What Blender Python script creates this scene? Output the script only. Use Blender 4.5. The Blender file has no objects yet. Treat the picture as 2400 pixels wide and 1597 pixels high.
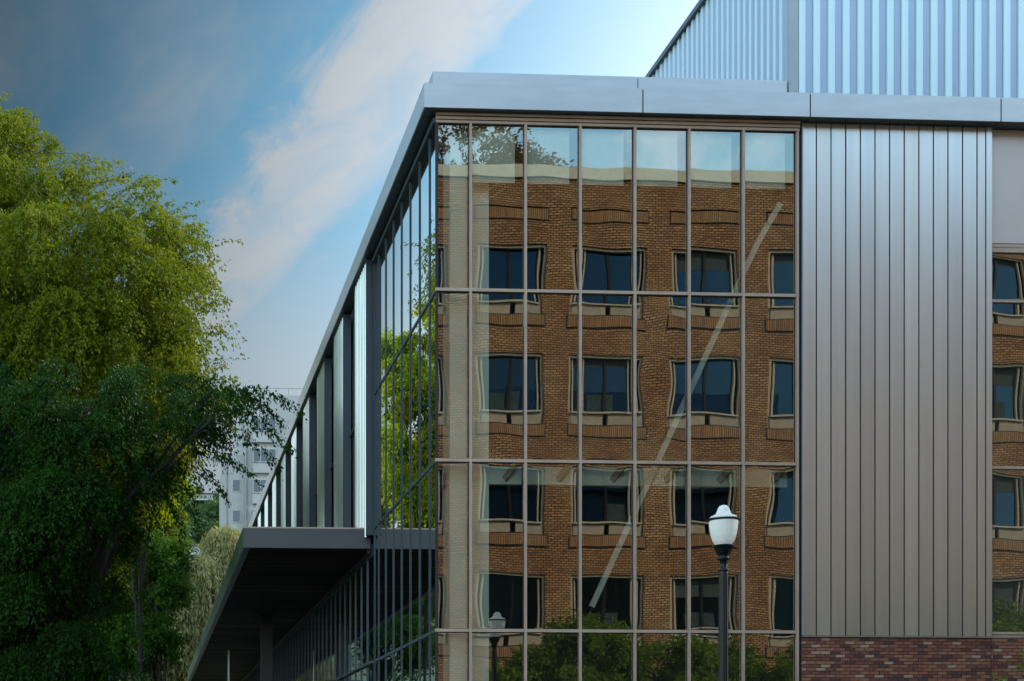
import bpy, math, random
import numpy as np
from mathutils import Vector, Matrix

C = bpy.context.scene.collection
S = bpy.context.scene
R = math.radians

# ------------------------------------------------------------------ camera
F = 3420.0                      # focal length in pixels of the 2400 px wide photograph
YAW = R(3.1)
EYE = 1.6
CAM = Vector((-5.72, -28.93, EYE))
cd = bpy.data.cameras.new('camera')
cam = bpy.data.objects.new('camera', cd)
C.objects.link(cam)
cam.location = CAM
cam.rotation_euler = (R(90), 0, -YAW)
cd.sensor_width = 36
cd.lens = 36 * F / 2400
cd.shift_x = (1200 - 537) / 2400
cd.shift_y = (1813 - 798.5) / 2400
cd.clip_start = 0.1
cd.clip_end = 6000
S.camera = cam

FW = Vector((math.sin(YAW), math.cos(YAW), 0))
RT = Vector((math.cos(YAW), -math.sin(YAW), 0))


def at(px, py, Z):
    """a place in the world seen at a photo pixel, Z metres in front of the camera"""
    p = CAM + FW * Z + RT * ((px - 537) / F * Z)
    p.z = EYE + (1813 - py) / F * Z
    return p


# ------------------------------------------------------------------ light
SUN_AZ = R(52)      # from +Y towards +X
SUN_EL = R(36)
W = bpy.data.worlds.new('World')
S.world = W
W.use_nodes = True
nt = W.node_tree
nt.nodes.clear()


def NN(tree, kind, **kw):
    n = tree.nodes.new(kind)
    for k, v in kw.items():
        setattr(n, k, v)
    return n


def math_node(tree, op, a, b=None, c=None, clamp=False):
    n = tree.nodes.new('ShaderNodeMath')
    n.operation = op
    n.use_clamp = clamp
    for i, v in enumerate((a, b, c)):
        if v is None:
            continue
        if isinstance(v, (int, float)):
            n.inputs[i].default_value = v
        else:
            tree.links.new(v, n.inputs[i])
    return n.outputs[0]


def smooth(tree, v, a, b, lo=0.0, hi=1.0):
    n = tree.nodes.new('ShaderNodeMapRange')
    n.interpolation_type = 'SMOOTHSTEP'
    tree.links.new(v, n.inputs[0])
    n.inputs[1].default_value = a
    n.inputs[2].default_value = b
    n.inputs[3].default_value = lo
    n.inputs[4].default_value = hi
    return n.outputs[0]


def mixc(tree, fac, a, b, blend='MIX'):
    n = tree.nodes.new('ShaderNodeMix')
    n.data_type = 'RGBA'
    n.blend_type = blend
    for idx, v in ((0, fac), (6, a), (7, b)):
        if isinstance(v, (int, float)):
            n.inputs[idx].default_value = v
        elif isinstance(v, tuple):
            n.inputs[idx].default_value = v if len(v) == 4 else (*v, 1)
        else:
            tree.links.new(v, n.inputs[idx])
    return n.outputs[2]


sky = NN(nt, 'ShaderNodeTexSky', sky_type='NISHITA', sun_disc=False)
sky.sun_elevation = SUN_EL
sky.sun_rotation = SUN_AZ
sky.air_density = 1.2
sky.dust_density = 0.6
sky.ozone_density = 2.0
geo = NN(nt, 'ShaderNodeTexCoord')
sep = NN(nt, 'ShaderNodeSeparateXYZ')
nt.links.new(geo.outputs['Generated'], sep.inputs[0])
X_, Y_, Z_ = sep.outputs
zc = math_node(nt, 'MAXIMUM', Z_, 0.06)
u = math_node(nt, 'DIVIDE', X_, zc)
v = math_node(nt, 'DIVIDE', Y_, zc)
# a streak of high cloud crossing the sky: w runs across it, q along it
w = math_node(nt, 'ADD', u, math_node(nt, 'MULTIPLY', math_node(nt, 'SUBTRACT', v, 1.9), 0.21))
comb = NN(nt, 'ShaderNodeCombineXYZ')
nt.links.new(math_node(nt, 'MULTIPLY', w, 6.0), comb.inputs[0])
nt.links.new(math_node(nt, 'MULTIPLY', v, 2.4), comb.inputs[1])
n1 = NN(nt, 'ShaderNodeTexNoise')
nt.links.new(comb.outputs[0], n1.inputs['Vector'])
n1.inputs['Scale'].default_value = 1.6
n1.inputs['Detail'].default_value = 9
n1.inputs['Roughness'].default_value = 0.62
n1.inputs['Distortion'].default_value = 0.6
n2 = NN(nt, 'ShaderNodeTexNoise')
nt.links.new(comb.outputs[0], n2.inputs['Vector'])
n2.inputs['Scale'].default_value = 0.55
n2.inputs['Detail'].default_value = 6
n2.inputs['Roughness'].default_value = 0.55
wn = math_node(nt, 'ADD', w, math_node(nt, 'MULTIPLY', math_node(nt, 'SUBTRACT', n1.outputs[0], 0.5), 0.20))
band = math_node(nt, 'MULTIPLY', smooth(nt, wn, 0.22, 0.32), smooth(nt, wn, 0.53, 0.44))
band = math_node(nt, 'MULTIPLY', band, smooth(nt, Y_, -0.1, 0.3))
band = math_node(nt, 'MULTIPLY', band, smooth(nt, n1.outputs[0], 0.28, 0.62, 0.6, 1.0))
wisp = math_node(nt, 'MULTIPLY', smooth(nt, n2.outputs[0], 0.36, 0.62), math_node(nt, 'MULTIPLY', n1.outputs[0], 0.75))
lowz = smooth(nt, Z_, 0.40, 0.24, 0.0, 0.85)
cl = math_node(nt, 'MAXIMUM', math_node(nt, 'MAXIMUM', band, wisp), lowz)
# thin veil getting whiter towards the sun's side
azn = math_node(nt, 'ADD', math_node(nt, 'MULTIPLY', X_, math.sin(SUN_AZ)), math_node(nt, 'MULTIPLY', Y_, math.cos(SUN_AZ)))
veil = smooth(nt, azn, 0.60, 0.88, 0.0, 0.9)
cl = math_node(nt, 'MAXIMUM', cl, veil)
cl = math_node(nt, 'MAXIMUM', cl, smooth(nt, Y_, 0.6, 0.0, 0.0, 0.10))
gain = smooth(nt, azn, 0.44, 0.98, 0.15, 1.25)
gain = math_node(nt, 'MULTIPLY', gain, smooth(nt, Z_, 0.12, 0.45, 0.70, 1.0))
back = smooth(nt, Y_, 0.8, 0.15)
gain = math_node(nt, 'MAXIMUM', gain, math_node(nt, 'MULTIPLY', back, 2.2))
# the sky mirrored in the flank glass is a bright one: the west is clear and light
hyp = math_node(nt, 'SQRT', math_node(nt, 'ADD', math_node(nt, 'MULTIPLY', X_, X_), math_node(nt, 'MULTIPLY', Y_, Y_)))
west = smooth(nt, math_node(nt, 'DIVIDE', X_, hyp), -0.095, -0.22, 0.0, 1.0)
gain = math_node(nt, 'MAXIMUM', gain, west)
skyc = mixc(nt, 1.0, sky.outputs[0], (0.62, 1.02, 1.0), 'MULTIPLY')
cloudc = mixc(nt, smooth(nt, azn, 0.7, 0.92), (5.3, 5.4, 5.6), (9.5, 10.8, 11.2))
col = mixc(nt, math_node(nt, 'MULTIPLY', cl, 0.85), skyc, cloudc)
vs = NN(nt, 'ShaderNodeVectorMath', operation='SCALE')
nt.links.new(col, vs.inputs[0])
nt.links.new(gain, vs.inputs['Scale'])
bg = NN(nt, 'ShaderNodeBackground')
bg.inputs[1].default_value = 0.15
nt.links.new(vs.outputs[0], bg.inputs[0])
wo = NN(nt, 'ShaderNodeOutputWorld')
nt.links.new(bg.outputs[0], wo.inputs[0])

sd = bpy.data.lights.new('sun', 'SUN')
sd.energy = 2.7
sd.angle = R(0.53)
sd.color = (1.0, 0.90, 0.74)
sun = bpy.data.objects.new('sun', sd)
C.objects.link(sun)
sdir = Vector((math.sin(SUN_AZ) * math.cos(SUN_EL), math.cos(SUN_AZ) * math.cos(SUN_EL), math.sin(SUN_EL)))
sun.rotation_euler = sdir.to_track_quat('Z', 'Y').to_euler()

S.view_settings.view_transform = 'Standard'
S.view_settings.look = 'None'
S.view_settings.exposure = 0.55
S.view_settings.gamma = 1.0
S.view_settings.use_curve_mapping = False
S.render.engine = 'CYCLES'
S.cycles.use_denoising = True
S.cycles.max_bounces = 8
S.cycles.transparent_max_bounces = 12
S.cycles.caustics_reflective = False
S.cycles.caustics_refractive = False


# ------------------------------------------------------------------ materials
def new_mat(name):
    m = bpy.data.materials.new(name)
    m.use_nodes = True
    m.node_tree.nodes.clear()
    return m, m.node_tree


def principled(name, col, rough=0.6, metal=0.0, var=0.12, vscale=3.0, bump=0.0, bscale=40.0, spec=0.5, streak=None, col2=None):
    """surface with mottled colour and a fine relief"""
    m, t = new_mat(name)
    o = NN(t, 'ShaderNodeOutputMaterial')
    p = NN(t, 'ShaderNodeBsdfPrincipled')
    t.links.new(p.outputs[0], o.inputs[0])
    tc = NN(t, 'ShaderNodeTexCoord')
    mp = NN(t, 'ShaderNodeMapping')
    t.links.new(tc.outputs['Object'], mp.inputs[0])
    if streak:
        mp.inputs['Scale'].default_value = streak
    n = NN(t, 'ShaderNodeTexNoise')
    n.inputs['Scale'].default_value = vscale
    n.inputs['Detail'].default_value = 6
    t.links.new(mp.outputs[0], n.inputs['Vector'])
    c = tuple(col)
    d = tuple(x * (1 - var * 1.6) for x in c) if col2 is None else tuple(col2)
    l = tuple(min(1, x * (1 + var)) for x in c)
    f = smooth(t, n.outputs[0], 0.3, 0.7)
    t.links.new(mixc(t, f, d, l), p.inputs['Base Color'])
    if metal > 0.2:
        p.inputs['Roughness'].default_value = rough
    else:
        t.links.new(smooth(t, n.outputs[0], 0.3, 0.7, rough * 0.9, min(1, rough * 1.12)), p.inputs['Roughness'])
    p.inputs['Metallic'].default_value = metal
    p.inputs['Specular IOR Level'].default_value = spec
    if bump:
        n2 = NN(t, 'ShaderNodeTexNoise')
        n2.inputs['Scale'].default_value = bscale
        n2.inputs['Detail'].default_value = 5
        t.links.new(mp.outputs[0], n2.inputs['Vector'])
        b = NN(t, 'ShaderNodeBump')
        b.inputs['Strength'].default_value = 1.0
        b.inputs['Distance'].default_value = bump
        t.links.new(n2.outputs[0], b.inputs['Height'])
        t.links.new(b.outputs[0], p.inputs['Normal'])
    return m


def glass_mat(name, base, refl=(0.95, 0.93, 0.86), trans=(0.62, 0.70, 0.68), ior=1.6, rough=0.0):
    """coated architectural glass: part mirror, part tinted clear"""
    m, t = new_mat(name)
    o = NN(t, 'ShaderNodeOutputMaterial')
    g = NN(t, 'ShaderNodeBsdfGlossy')
    g.inputs['Color'].default_value = (*refl, 1)
    g.inputs['Roughness'].default_value = rough
    tr = NN(t, 'ShaderNodeBsdfTransparent')
    tr.inputs['Color'].default_value = (*trans, 1)
    fr = NN(t, 'ShaderNodeFresnel')
    fr.inputs['IOR'].default_value = ior
    f = math_node(t, 'MULTIPLY_ADD', fr.outputs[0], 1.0 - base, base, clamp=True)
    mx = NN(t, 'ShaderNodeMixShader')
    t.links.new(f, mx.inputs[0])
    t.links.new(tr.outputs[0], mx.inputs[1])
    t.links.new(g.outputs[0], mx.inputs[2])
    t.links.new(mx.outputs[0], o.inputs[0])
    return m


def leaf_mat(name, c1, c2, trans=0.4, rough=0.55):
    m, t = new_mat(name)
    o = NN(t, 'ShaderNodeOutputMaterial')
    a = NN(t, 'ShaderNodeAttribute', attribute_name='tone')
    c = mixc(t, a.outputs['Fac'], c1, c2)
    p = NN(t, 'ShaderNodeBsdfPrincipled')
    p.inputs['Roughness'].default_value = rough
    p.inputs['Specular IOR Level'].default_value = 0.1
    t.links.new(c, p.inputs['Base Color'])
    tl = NN(t, 'ShaderNodeBsdfTranslucent')
    t.links.new(mixc(t, 1.0, c, (1.25, 1.15, 0.5), 'MULTIPLY'), tl.inputs[0])
    mx = NN(t, 'ShaderNodeMixShader')
    mx.inputs[0].default_value = trans
    t.links.new(p.outputs[0], mx.inputs[1])
    t.links.new(tl.outputs[0], mx.inputs[2])
    t.links.new(mx.outputs[0], o.inputs[0])
    return m


def brick_wall_mat(name, c1, c2, mortar, bw, bh, ms=0.012, soldier=False):
    m, t = new_mat(name)
    o = NN(t, 'ShaderNodeOutputMaterial')
    p = NN(t, 'ShaderNodeBsdfPrincipled')
    t.links.new(p.outputs[0], o.inputs[0])
    tc = NN(t, 'ShaderNodeTexCoord')
    s = NN(t, 'ShaderNodeSeparateXYZ')
    t.links.new(tc.outputs['Object'], s.inputs[0])
    c = NN(t, 'ShaderNodeCombineXYZ')
    h = math_node(t, 'ADD', s.outputs[0], s.outputs[1])
    if soldier:
        t.links.new(s.outputs[2], c.inputs[0])
        t.links.new(h, c.inputs[1])
    else:
        t.links.new(h, c.inputs[0])
        t.links.new(s.outputs[2], c.inputs[1])
    b = NN(t, 'ShaderNodeTexBrick')
    t.links.new(c.outputs[0], b.inputs['Vector'])
    b.inputs['Scale'].default_value = 1.0
    b.inputs['Brick Width'].default_value = bw
    b.inputs['Row Height'].default_value = bh
    b.inputs['Mortar Size'].default_value = ms
    b.inputs['Mortar Smooth'].default_value = 0.15
    b.inputs['Bias'].default_value = -0.1
    b.inputs['Color1'].default_value = (*c1, 1)
    b.inputs['Color2'].default_value = (*c2, 1)
    b.inputs['Mortar'].default_value = (*mortar, 1)
    if soldier:
        b.offset = 0.0
    n = NN(t, 'ShaderNodeTexNoise')
    n.inputs['Scale'].default_value = 0.5
    n.inputs['Detail'].default_value = 4
    t.links.new(tc.outputs['Object'], n.inputs['Vector'])
    f = smooth(t, n.outputs[0], 0.35, 0.7, 0.0, 1.0)
    g = mixc(t, f, (0.82, 0.66, 0.54), (1.08, 1.06, 0.98))
    t.links.new(mixc(t, 1.0, b.outputs['Color'], g, 'MULTIPLY'), p.inputs['Base Color'])
    p.inputs['Roughness'].default_value = 0.85
    bp = NN(t, 'ShaderNodeBump')
    bp.inputs['Distance'].default_value = 0.012
    bp.invert = True
    t.links.new(b.outputs['Fac'], bp.inputs['Height'])
    t.links.new(bp.outputs[0], p.inputs['Normal'])
    return m


M = {}
M['panel'] = principled('anodised_panel', (0.72, 0.70, 0.67), 0.34, 0.94, 0.03, 1.0, streak=(9, 9, 0.12))
M['panel_b'] = principled('anodised_panel_b', (0.68, 0.675, 0.665), 0.32, 0.94, 0.03, 1.0, streak=(9, 9, 0.12))
M['panel_c'] = principled('anodised_panel_c', (0.75, 0.72, 0.67), 0.37, 0.94, 0.03, 1.0, streak=(9, 9, 0.12))
M['pink_panel'] = principled('rose_beige_panel', (0.60, 0.50, 0.46), 0.42, 0.5, 0.02, 0.7)
M['fascia'] = principled('fascia_metal', (0.50, 0.49, 0.485), 0.34, 0.85, 0.035, 1.0, streak=(1.2, 1.2, 6))
M['seam'] = principled('dark_joint', (0.02, 0.02, 0.025), 0.7)
M['soffit'] = principled('soffit_metal', (0.10, 0.13, 0.16), 0.45, 0.3, 0.08)
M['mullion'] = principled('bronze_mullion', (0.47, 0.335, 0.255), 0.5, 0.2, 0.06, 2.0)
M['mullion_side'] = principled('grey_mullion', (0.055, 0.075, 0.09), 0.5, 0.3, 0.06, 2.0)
M['gasket'] = principled('black_gasket', (0.012, 0.012, 0.016), 0.6)
M['glass'] = glass_mat('coated_glass', 0.28, (1.0, 0.93, 0.82), (0.96, 1.0, 0.94), 1.45)
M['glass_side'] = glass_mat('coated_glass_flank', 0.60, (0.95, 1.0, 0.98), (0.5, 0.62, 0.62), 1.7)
M['window_glass'] = glass_mat('blue_window_glass', 0.10, (0.2, 0.5, 0.85), (0.12, 0.16, 0.2), 1.5)
M['far_glass'] = glass_mat('far_window_glass', 0.05, (0.6, 0.75, 0.85), (0.12, 0.15, 0.17), 1.5)
M['rib_lit'] = principled('rib_metal_lit', (0.70, 0.86, 0.90), 0.45, 0.35, 0.03, 1.0, streak=(4, 4, 0.3))
M['rib_shaded'] = principled('rib_metal_shaded', (0.44, 0.55, 0.68), 0.45, 0.35, 0.03, 1.0, streak=(4, 4, 0.3))  # rib metal again, the shading of the folds put into its colour
M['trim'] = principled('grey_corner_trim', (0.40, 0.44, 0.47), 0.5, 0.3, 0.03)
M['end_panel'] = principled('slate_end_panel', (0.045, 0.055, 0.07), 0.5, 0.3, 0.04)
M['corrugated'] = principled('corrugated_zinc', (0.60, 0.66, 0.60), 0.32, 0.85, 0.05, 1.5, streak=(3, 3, 0.3))
M['white'] = principled('white_paint', (0.88, 0.92, 0.84), 0.6, 0, 0.03, 1.0)
M['blind'] = principled('white_blind_fabric', (0.78, 0.84, 0.78), 0.8, 0, 0.03, 8.0)
M['dark_room'] = principled('interior_dark', (0.05, 0.055, 0.06), 0.8)
M['floor'] = principled('interior_floor', (0.10, 0.10, 0.10), 0.6)
M['ceiling'] = principled('interior_ceiling', (0.16, 0.17, 0.17), 0.8)
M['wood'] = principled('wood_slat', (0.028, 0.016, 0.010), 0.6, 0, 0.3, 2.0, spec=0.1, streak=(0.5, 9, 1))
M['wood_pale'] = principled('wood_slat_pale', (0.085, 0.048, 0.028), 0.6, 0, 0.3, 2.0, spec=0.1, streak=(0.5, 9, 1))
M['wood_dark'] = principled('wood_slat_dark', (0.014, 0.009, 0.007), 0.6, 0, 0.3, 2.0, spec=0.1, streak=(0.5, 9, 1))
M['black'] = principled('black_metal', (0.012, 0.013, 0.015), 0.35, 0.4)
M['lamp_black'] = principled('lamp_black_paint', (0.006, 0.009, 0.009), 0.32, 0.0, 0.2, 12, 0.0006, 60, spec=0.3)
M['mortar'] = principled('mortar', (0.11, 0.085, 0.08), 0.95, 0, 0.2, 20, 0.002, 90)
BR = [principled('brick_%s' % n, c, 0.85, 0, 0.16, 14, 0.0016, 120) for n, c in
      (('red', (0.255, 0.088, 0.050)), ('plum', (0.165, 0.056, 0.040)), ('dark', (0.088, 0.036, 0.030)), ('buff', (0.36, 0.235, 0.16)), ('brown', (0.28, 0.118, 0.066)))]
M['tan_brick'] = brick_wall_mat('tan_brick', (0.62, 0.385, 0.185), (0.32, 0.175, 0.085), (0.045, 0.028, 0.02), 0.215, 0.082, 0.016)
M['tan_soldier'] = brick_wall_mat('tan_soldier_brick', (0.52, 0.33, 0.17), (0.33, 0.19, 0.10), (0.05, 0.03, 0.02), 0.40, 0.075, soldier=True)
M['coping'] = principled('pale_coping', (0.62, 0.60, 0.47), 0.7, 0, 0.05)
M['win_frame'] = principled('tan_window_frame', (0.50, 0.44, 0.33), 0.6, 0, 0.05)
M['window_blind'] = principled('window_blind', (0.05, 0.07, 0.075), 0.9, 0, 0.1)
M['window_clutter'] = principled('window_curtain', (0.03, 0.06, 0.065), 0.9, 0, 0.4, 5)
M['win_panel'] = principled('tan_panel', (0.42, 0.36, 0.27), 0.65, 0, 0.08)
M['concrete'] = principled('concrete', (0.17, 0.165, 0.155), 0.85, 0, 0.15, 1.5, 0.002, 60)
M['asphalt'] = principled('asphalt', (0.05, 0.05, 0.052), 0.9, 0, 0.2, 2, 0.004, 120)
M['grass'] = principled('grass_soil', (0.055, 0.085, 0.025), 0.95, 0, 0.35, 0.6, 0.03, 12)
M['hill'] = principled('hill_ground', (0.045, 0.07, 0.03), 0.95, 0, 0.35, 0.05)
M['line'] = principled('road_paint', (0.7, 0.7, 0.66), 0.7)
M['bark'] = principled('bark', (0.05, 0.042, 0.033), 0.95, 0, 0.3, 6, 0.02, 18, streak=(1, 1, .25))
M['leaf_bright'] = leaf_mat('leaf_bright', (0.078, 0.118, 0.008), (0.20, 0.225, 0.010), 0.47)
M['leaf_shaded'] = leaf_mat('leaf_shaded', (0.009, 0.034, 0.005), (0.034, 0.090, 0.009), 0.30)  # shade of the lower crown is put into this leaf colour
M['leaf_shrub'] = leaf_mat('leaf_shrub', (0.06, 0.12, 0.015), (0.19, 0.27, 0.03), 0.4)
M['leaf_fresh'] = leaf_mat('leaf_fresh', (0.20, 0.30, 0.010), (0.42, 0.50, 0.02), 0.5)
M['leaf_willow'] = leaf_mat('leaf_willow', (0.19, 0.19, 0.07), (0.40, 0.37, 0.19), 0.35)
M['leaf_brown'] = leaf_mat('leaf_bronze', (0.12, 0.08, 0.035), (0.22, 0.15, 0.06), 0.4)
M['leaf_hill'] = leaf_mat('leaf_hill', (0.035, 0.085, 0.05), (0.10, 0.16, 0.04), 0.3)
M['leaf_mid'] = leaf_mat('leaf_mid', (0.04, 0.11, 0.02), (0.11, 0.20, 0.02), 0.4)
M['far_white'] = principled('far_white_render', (0.44, 0.42, 0.40), 0.85, 0, 0.06, 0.4)
M['far_frame'] = principled('far_window_frame', (0.42, 0.43, 0.42), 0.7)
M['far_roof'] = principled('far_roof', (0.16, 0.11, 0.10), 0.85)
M['rail'] = principled('rail_metal', (0.25, 0.25, 0.25), 0.5, 0.5)


def globe_mat():
    m, t = new_mat('prismatic_globe')
    o = NN(t, 'ShaderNodeOutputMaterial')
    p = NN(t, 'ShaderNodeBsdfPrincipled')
    p.inputs['Base Color'].default_value = (0.85, 0.86, 0.82, 1)
    p.inputs['Roughness'].default_value = 0.22
    p.inputs['Emission Color'].default_value = (1.0, 1.0, 0.93, 1)
    p.inputs['Emission Strength'].default_value = 0.07
    tl = NN(t, 'ShaderNodeBsdfTranslucent')
    tl.inputs[0].default_value = (0.9, 0.92, 0.9, 1)
    mx = NN(t, 'ShaderNodeMixShader')
    mx.inputs[0].default_value = 0.35
    t.links.new(p.outputs[0], mx.inputs[1])
    t.links.new(tl.outputs[0], mx.inputs[2])
    t.links.new(mx.outputs[0], o.inputs[0])
    return m


M['globe'] = globe_mat()


# ------------------------------------------------------------------ mesh helpers
class MB:
    def __init__(self):
        self.v = []
        self.f = []
        self.m = []
        self.sm = []

    def quad(self, a, b, c, d, mi=0, s=False):
        n = len(self.v)
        self.v += [tuple(a), tuple(b), tuple(c), tuple(d)]
        self.f.append((n, n + 1, n + 2, n + 3))
        self.m.append(mi)
        self.sm.append(s)
        return self

    def box(self, x0, x1, y0, y1, z0, z1, mi=0, ch=0.0):
        if x0 > x1: x0, x1 = x1, x0
        if y0 > y1: y0, y1 = y1, y0
        if z0 > z1: z0, z1 = z1, z0
        n = len(self.v)
        self.v += [(x0, y0, z0), (x1, y0, z0), (x1, y1, z0), (x0, y1, z0), (x0, y0, z1), (x1, y0, z1), (x1, y1, z1), (x0, y1, z1)]
        for q in ((3, 2, 1, 0), (4, 5, 6, 7), (0, 1, 5, 4), (1, 2, 6, 5), (2, 3, 7, 6), (3, 0, 4, 7)):
            self.f.append(tuple(n + i for i in q))
            self.m.append(mi)
            self.sm.append(False)
        return self

    def beam(self, a, b, w, h, mi=0):
        a = Vector(a); b = Vector(b)
        d = (b - a).normalized()
        up = Vector((0, 0, 1)) if abs(d.z) < 0.95 else Vector((0, 1, 0))
        s = d.cross(up).normalized()
        t = s.cross(d).normalized()
        n = len(self.v)
        for p in (a, b):
            for i, j in ((-1, -1), (1, -1), (1, 1), (-1, 1)):
                self.v.append(tuple(p + s * (i * w / 2) + t * (j * h / 2)))
        for q in ((0, 1, 2, 3), (7, 6, 5, 4), (0, 4, 5, 1), (1, 5, 6, 2), (2, 6, 7, 3), (3, 7, 4, 0)):
            self.f.append(tuple(n + i for i in q))
            self.m.append(mi)
            self.sm.append(False)
        return self

    def tube(self, pts, rad, seg=8, mi=0):
        n0 = len(self.v)
        pts = [Vector(p) for p in pts]
        for i, p in enumerate(pts):
            d = (pts[min(i + 1, len(pts) - 1)] - pts[max(i - 1, 0)]).normalized()
            up = Vector((1, 0, 0)) if abs(d.x) < 0.9 else Vector((0, 1, 0))
            s = d.cross(up).normalized()
            t = s.cross(d)
            for k in range(seg):
                a = 2 * math.pi * k / seg
                self.v.append(tuple(p + (s * math.cos(a) + t * math.sin(a)) * rad[i]))
        for i in range(len(pts) - 1):
            for k in range(seg):
                a = n0 + i * seg + k
                b = n0 + i * seg + (k + 1) % seg
                self.f.append((a, b, b + seg, a + seg))
                self.m.append(mi)
                self.sm.append(True)
        return self

    def lathe(self, prof, seg=32, mi=0, ribs=0.0, c=(0, 0)):
        n0 = len(self.v)
        for r, z in prof:
            for k in range(seg):
                a = 2 * math.pi * k / seg
                rr = r * (1 + (ribs if k % 2 else 0))
                self.v.append((c[0] + rr * math.cos(a), c[1] + rr * math.sin(a), z))
        for i in range(len(prof) - 1):
            for k in range(seg):
                a = n0 + i * seg + k
                b = n0 + i * seg + (k + 1) % seg
                self.f.append((a, b, b + seg, a + seg))
                self.m.append(mi)
                self.sm.append(ribs == 0)
        return self

    def mesh(self, name, mats):
        me = bpy.data.meshes.new(name)
        me.from_pydata(self.v, [], self.f)
        for m in (mats if isinstance(mats, (list, tuple)) else [mats]):
            me.materials.append(m)
        me.polygons.foreach_set('material_index', self.m)
        me.polygons.foreach_set('use_smooth', self.sm)
        me.update()
        return me

    def build(self, name, mats, parent=None, loc=None, rot=None):
        return link(name, self.mesh(name, mats), parent, loc, rot)


def link(name, me, parent=None, loc=None, rot=None):
    o = bpy.data.objects.new(name, me)
    C.objects.link(o)
    if parent: o.parent = parent
    if loc is not None: o.location = loc
    if rot is not None: o.rotation_euler = rot
    return o


def tag(o, label=None, cat=None, group=None, kind=None):
    if label: o['label'] = label
    if cat: o['category'] = cat
    if group: o['group'] = group
    if kind: o['kind'] = kind
    return o


def empty(name, loc, label, cat, group=None, rz=0):
    o = bpy.data.objects.new(name, None)
    C.objects.link(o)
    o.location = loc
    o.rotation_euler = (0, 0, rz)
    o.empty_display_size = 0.3
    return tag(o, label, cat, group)


def copy_tree(o, parent=None):
    c = o.copy()
    C.objects.link(c)
    c.parent = parent
    for ch in [x for x in bpy.data.objects if x.parent == o]:
        copy_tree(ch, c)
    return c


def np_mesh(name, V, Fq, mat, tone=None):
    me = bpy.data.meshes.new(name)
    nv, nf = len(V), len(Fq)
    me.vertices.add(nv)
    me.vertices.foreach_set('co', V.astype(np.float32).ravel())
    me.loops.add(nf * 4)
    me.loops.foreach_set('vertex_index', Fq.astype(np.int32).ravel())
    me.polygons.add(nf)
    me.polygons.foreach_set('loop_start', np.arange(0, nf * 4, 4, dtype=np.int32))
    me.update(calc_edges=True)
    me.materials.append(mat)
    if tone is not None:
        a = me.attributes.new('tone', 'FLOAT', 'FACE')
        a.data.foreach_set('value', tone.astype(np.float32))
    me.validate()
    return me


# ------------------------------------------------------------------ the setting
def rect(name, x0, x1, y0, y1, z, mat):
    return MB().quad((x0, y0, z), (x1, y0, z), (x1, y1, z), (x0, y1, z)).build(name, mat)


tag(rect('ground', -2500, 2500, -2500, 2500, 0.0, M['grass']), kind='structure')
tag(MB().box(-5.2, 26, -8.6, 72, -0.3, 0.12).build('pavement', M['concrete']), kind='structure')
tag(rect('road', -300, 300, -14.2, -8.74, 0.004, M['asphalt']), kind='structure')
tag(MB().box(-300, 300, -8.74, -8.6, -0.2, 0.13).build('kerb', M['concrete']), kind='structure')
lm = MB()
for i in range(-30, 40):
    lm.quad((i * 5, -11.5, 0.008), (i * 5 + 2.4, -11.5, 0.008), (i * 5 + 2.4, -11.38, 0.008), (i * 5, -11.38, 0.008))
tag(lm.build('road_markings', M['line']), kind='structure')
tag(rect('path', -8.4, -3.4, -60, -14.2, 0.004, M['concrete']), kind='structure')


def hill_z(x, y):
    t = min(1, max(0, (y - 85) / 300))
    t = t * t * (3 - 2 * t)
    return 66 * t + 3 * math.sin(x * 0.02 + 1) * t + 2.0 * math.sin(y * 0.05) * t


hm = MB()
NX, NY = 60, 40
for j in range(NY + 1):
    for i in range(NX + 1):
        x = -400 + 800 * i / NX
        y = 80 + 420 * j / NY
        hm.v.append((x, y, hill_z(x, y) - 0.02))
for j in range(NY):
    for i in range(NX):
        a = j * (NX + 1) + i
        hm.f.append((a, a + 1, a + NX + 2, a + NX + 1)); hm.m.append(0); hm.sm.append(True)
tag(hm.build('hillside', M['hill']), kind='structure')

# ------------------------------------------------------------------ main building
BW = 1.114
T0 = 1.05
TR = [1.05, 4.46, 7.86, 11.27, 14.67]      # transom heights
XM = [0.68 + BW * k for k in range(7)]     # mullions of the front, the last one is the jamb
BLD = empty('arts_building', (0, 0, 0), 'large modern building with glazed corner, grey metal cladding and pale ribbed rooftop storey', 'building')


def pane_mesh(name, w, h, nx, ny, amp, seed, mat, ampn=0.00028):
    rng = random.Random(seed)
    ph = [rng.uniform(0, 6.28) for _ in range(6)]
    a1 = amp * rng.uniform(0.3, 1.5)
    ampn *= rng.uniform(0.4, 1.7)
    fx, fz = rng.uniform(3.5, 6.5), rng.uniform(2.0, 4.0)
    m = MB()
    for j in range(ny + 1):
        for i in range(nx + 1):
            # finer towards the edges, where sealed units bend most
            uu = 2 * i / nx - 1
            vv = 2 * j / ny - 1
            hgt = a1 * (1 - abs(uu) ** 3.2) * (1 - abs(vv) ** 9)
            x = (uu + 1) / 2 * w
            z = (vv + 1) / 2 * h
            hgt += ampn * (math.sin(x * fx + ph[0] + z * 1.1) * math.sin(z * fz + ph[1]) + 0.5 * math.sin(z * 6.3 + ph[2] + x * 2) * (abs(vv) ** 3 + .25) + 0.6 * math.sin(x * 3 + z * 1.9 + ph[3]))
            m.v.append((x, -hgt, z))
    for j in range(ny):
        for i in range(nx):
            a = j * (nx + 1) + i
            m.f.append((a, a + 1, a + nx + 2, a + nx + 1)); m.m.append(0); m.sm.append(True)
    return m.mesh(name, mat)


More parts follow.
